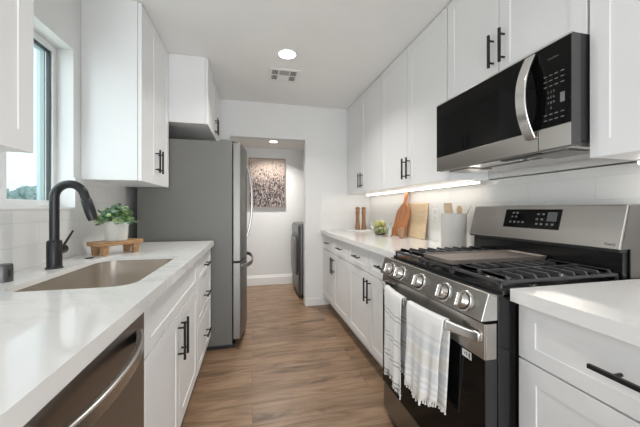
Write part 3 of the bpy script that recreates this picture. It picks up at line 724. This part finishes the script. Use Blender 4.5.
# glass bowl with fruit
bx, by = 1.262, 2.72
bw = thing('glass_bowl', (bx, by, CT), 'fluted clear glass bowl of green fruit beside the mills on the right worktop', 'bowl')
b = MB(); n = 48; loops = []
for r, h in ((.0, 0), (.04, 0), (.055, .008), (.085, .06), (.10, .10), (.105, .125), (.101, .125), (.096, .10), (.080, .062), (.05, .014), (0, .008)):
    loops.append([Vector((bx+(max(r, .0005)*(1+(.04 if k % 4 < 2 and r > .05 else 0)))*math.cos(2*PI*k/n), by+(max(r, .0005)*(1+(.04 if k % 4 < 2 and r > .05 else 0)))*math.sin(2*PI*k/n), CT+h)) for k in range(n)])
b.loft(loops).build('bowl', GLASS, bw, smooth=True)
FR = [m_paint('pear_green', (.58, .56, .16), .4, .25), m_paint('lime_green', (.34, .38, .14), .4, .2)]
for (dx, dy, dz, r, lab, mi) in ((-.035, .02, .045, .033, 'green fruit low in the glass bowl, on its far side', 1), (.035, -.015, .045, .033, 'green fruit low in the glass bowl, nearest the wall', 1), (-.01, -.045, .048, .03, 'green fruit low in the glass bowl, nearest the drinking glasses', 1), (-.03, .0, .108, .034, 'yellow-green fruit on top of the bowl, left one', 0), (.035, .015, .104, .032, 'yellow-green fruit on top of the bowl, right one', 0)):
    c = (bx+dx, by+dy, CT+dz); f = thing('green_fruit', c, lab, 'fruit', 'green fruit in the glass bowl')
    MB().lathe(c, [(r*math.cos(a)*(1-.12*math.sin(a)), r*math.sin(a)*1.1-(.004 if abs(a) > 1.4 else 0)) for a in [(-PI/2)+PI*k/14 for k in range(15)]], 24).build('flesh', FR[mi], f, smooth=True)
    MB().tube([(c[0], c[1], c[2]+r*.95), (c[0]+.008, c[1]-.004, c[2]+r*.95+.016)], .0015, 6).build('stem', BARK, f)
for x, y, lab in ((1.262, 2.525, 'ribbed drinking glass in front of the glass bowl, on the right worktop'), (1.305, 2.355, 'clear drinking glass in front of the cutting boards, nearest the range')):
    b = MB(); n = 40; loops = []
    for r, h in ((0, 0), (.033, 0), (.034, .004), (.041, .092), (.0385, .092), (.0315, .012), (0, .010)):
        loops.append([Vector((x+(max(r, .0005)*(1+(.02 if k % 4 < 2 and .03 < r and 0 < h < .09 else 0)))*math.cos(2*PI*k/n), y+(max(r, .0005)*(1+(.02 if k % 4 < 2 and .03 < r and 0 < h < .09 else 0)))*math.sin(2*PI*k/n), CT+h)) for k in range(n)])
    tag(b.loft(loops).build('drinking_glass', GLASS, smooth=True), lab, 'glass', 'drinking glasses by the cutting boards')
# cutting boards leaning on the tiles
def lean(pts2, xb, zt, th, mn, m, label, name='cutting_board', extra=None):
    # pts2: (y, height along board); xb: foot x; leans to touch the tiles at height zt
    L_ = max(p[1] for p in pts2); a = math.asin(min((XRW-.009-xb)/L_, .5)); ca, sa = math.cos(a), math.sin(a); n_ = Vector((-ca, 0, sa)) * th
    P = [Vector((xb+h*sa, y, CT+h*ca)) for y, h in pts2]
    lift = 0.0005
    P = [p+Vector((0, 0, lift)) for p in P]
    return P, n_
P, n_ = lean([(2.185, 0), (2.50, 0), (2.50, .312), (2.185, .312)], 1.425, 0, .018, 0, 0, '')
tag(MB().poly(P, n_).build('cutting_board', WLIGHT, bevel=.004), 'large rectangular pale bamboo cutting board leaning on the tiles, behind the paddle board', 'cutting board', 'cutting boards leaning on the tiles')
pp = [(2.42, .006), (2.44, 0), (2.64, 0), (2.66, .01), (2.655, .20), (2.645, .245), (2.60, .29), (2.565, .315), (2.558, .34), (2.566, .40), (2.56, .425), (2.54, .435), (2.52, .425), (2.514, .40), (2.522, .34), (2.515, .315), (2.48, .29), (2.435, .245), (2.425, .20)]
L_ = .435; xb = 1.372; a = math.asin((XRW-.03-xb-.0)/L_); ca, sa = math.cos(a), math.sin(a)
P = [Vector((xb+h*sa, y-.13*h, CT+.0008+h*ca)) for y, h in pp]
tag(MB().poly(P, (-ca*.018, 0, sa*.018)).build('cutting_board', WPAD, bevel=.003), 'reddish-brown paddle cutting board with a handle, in front of the pale board', 'cutting board', 'cutting boards leaning on the tiles')
# crock with utensils
kx, ky = 1.315, 1.69
tag(MB().lathe((kx, ky, CT), [(0, 0), (.073, 0), (.078, .006), (.080, .20), (.080, .226), (.080, .231), (.077, .226), (.077, .012), (0, .010)], 48).build('utensil_crock', CROCK, smooth=True), 'tall pale grey crock of utensils between the cutting boards and the range', 'crock')
u = thing('wooden_spatula', (kx-.03, ky+.02, CT+.012), 'wide flat pale wooden spatula standing in the crock', 'utensil', 'utensils in the crock')
MB().poly([(kx-.005, ky-.0, 1.11), (kx-.006, ky+.015, 1.11), (kx-.02, ky+.075, 1.16), (kx-.025, ky+.070, 1.222), (kx-.020, ky-.005, 1.220), (kx-.012, ky-.01, 1.15)], (.006, .004, 0)).build('blade', WUT, u, .001)
MB().tube([(kx-.03, ky+.01, CT+.014), (kx-.006, ky+.010, 1.13)], .007, 8).build('handle', WUT, u)
u = thing('wooden_spoon', (kx+.03, ky, CT+.012), 'pale wooden spoon standing in the crock, right of the spatula', 'utensil', 'utensils in the crock')
MB().tube([(kx+.03, ky+.0, CT+.014), (kx+.035, ky-.01, 1.15)], .006, 8).build('handle', WUT, u)
c = Vector((kx+.036, ky-.012, 1.172)); b = MB(); q = bmesh.ops.create_uvsphere(b.bm, u_segments=16, v_segments=10, radius=1, matrix=Matrix.Translation(c) @ Matrix.Diagonal((.007, .028, .034, 1))); b.build('bowl', WUT, u, smooth=True)
u = thing('metal_utensil', (kx-.02, ky-.03, CT+.012), 'thin metal utensil handle leaning right out of the crock', 'utensil', 'utensils in the crock')
MB().tube([(kx+.0, ky-.045, CT+.014), (kx+.05, ky-.062, 1.150), (kx+.066, ky-.082, 1.205)], .0035, 8).build('rod', STEEL, u)
# outlet
ol = thing('wall_outlet', (XRW-.01, 2.10, 1.07), 'white wall outlet on the tiles between the pale cutting board and the crock', 'outlet')
box('cover_plate', TRIM, XRW-.013, XRW-.008, 2.065, 2.135, 1.075, 1.185, ol, .002)
SOCK = mat('socket_grey', (.7, .7, .69), .4)
for z in (1.09, 1.142): box('socket', SOCK, XRW-.0145, XRW-.013, 2.085, 2.115, z, z+.028, ol)

# ---------------------------------------------------------------- laundry room
px0, px1, pz0, pz1 = -.055, .505, 1.205, 1.965
pg = thing('painting', ((px0+px1)/2, YF-.02, pz0), 'framed painting of dark wildflowers on a blush ground, on the laundry room wall', 'painting')
MB().box(px0, px0+.012, YF-.035, YF-.001, pz0, pz1).box(px1-.012, px1, YF-.035, YF-.001, pz0, pz1).box(px0+.012, px1-.012, YF-.035, YF-.001, pz0, pz0+.012).box(px0+.012, px1-.012, YF-.035, YF-.001, pz1-.012, pz1).build('frame', mat('frame_taupe', (.30, .25, .21), .5), pg)
def m_art():
    m = mat('wildflower_art', (.7, .6, .5), .7); t, n, l, p = nt(m)
    g = n.new('ShaderNodeNewGeometry'); s = n.new('ShaderNodeSeparateXYZ'); l.new(g.outputs['Position'], s.inputs[0])
    hgt = n.new('ShaderNodeMapRange'); hgt.inputs[1].default_value = pz0; hgt.inputs[2].default_value = pz1; l.new(s.outputs['Z'], hgt.inputs[0])
    back = ramp(m, hgt.outputs[0], [(0, (.20, .165, .16)), (.35, (.33, .26, .235)), (.7, (.50, .40, .34)), (1, (.60, .50, .42))])
    f1 = noisetex(m, coords(m, (1.8, 1, .8)), 36, 4, .6, .5)
    mth = n.new('ShaderNodeMath'); mth.operation = 'MULTIPLY_ADD'; mth.inputs[1].default_value = -.38; l.new(hgt.outputs[0], mth.inputs[0]); l.new(f1, mth.inputs[2])
    dark = ramp(m, mth.outputs[0], [(.24, (0, 0, 0)), (.33, (1, 1, 1))])
    c1 = mixc(m, back, (.04, .03, .03), dark)
    f2 = noisetex(m, coords(m, (1.9, 1, .7), (.2, 0, .2)), 34, 3, .5, .6)
    m2 = n.new('ShaderNodeMath'); m2.operation = 'MULTIPLY_ADD'; m2.inputs[1].default_value = -.18; l.new(hgt.outputs[0], m2.inputs[0]); l.new(f2, m2.inputs[2])
    lt = ramp(m, m2.outputs[0], [(.47, (0, 0, 0)), (.54, (1, 1, 1))])
    c2 = mixc(m, c1, (.36, .31, .30), lt)
    l.new(c2, p.inputs['Base Color']); return m
box('canvas', m_art(), px0+.012, px1-.012, YF-.03, YF-.002, pz0+.012, pz1-.012, pg)

dx0, dx1, dy0, dy1 = .592, 1.30, 3.76, 4.42
DGR = m_steel('graphite_steel', (.12, .12, .125), .35, (1, 1, 30), .8); DFR = m_steel('silver_front', (.22, .22, .22), .35, (1, 1, 30), .8)
dy = thing('dryer', ((dx0+dx1)/2, (dy0+dy1)/2, 0), 'dark grey front-loading dryer in the laundry room, partly hidden by the doorway', 'dryer')
MB().box(dx0, dx1, dy0, dy1, .02, .985).build('cabinet_body', DGR, dy, .04, seg=5)
box('base_feet', BPLAST, dx0+.05, dx1-.05, dy0+.05, dy1-.05, .001, .03, dy)
dc = ((dy0+dy1)/2, .55)
pd = MB().loft([[Vector((x, q.x, q.y)) for q in rrect(dc[0]-w, dc[0]+w, dc[1]-hh, dc[1]+hh, 0, .1)] for x, w, hh in ((dx0+.002, .27, .27), (dx0-.014, .27, .27), (dx0-.02, .255, .255))]).build('door', BPLAST, dy, smooth=True)
MB().loft([[Vector((x, q.x, q.y)) for q in rrect(dc[0]-w, dc[0]+w, dc[1]-hh, dc[1]+hh, 0, .09)] for x, w, hh in ((dx0-.02, .24, .24), (dx0-.028, .23, .23))]).build('door_panel', DFR, pd, smooth=True)
box('control_panel', DFR, dx0-.006, dx0+.01, dy0+.03, dy1-.03, .86, .95, dy, .004)
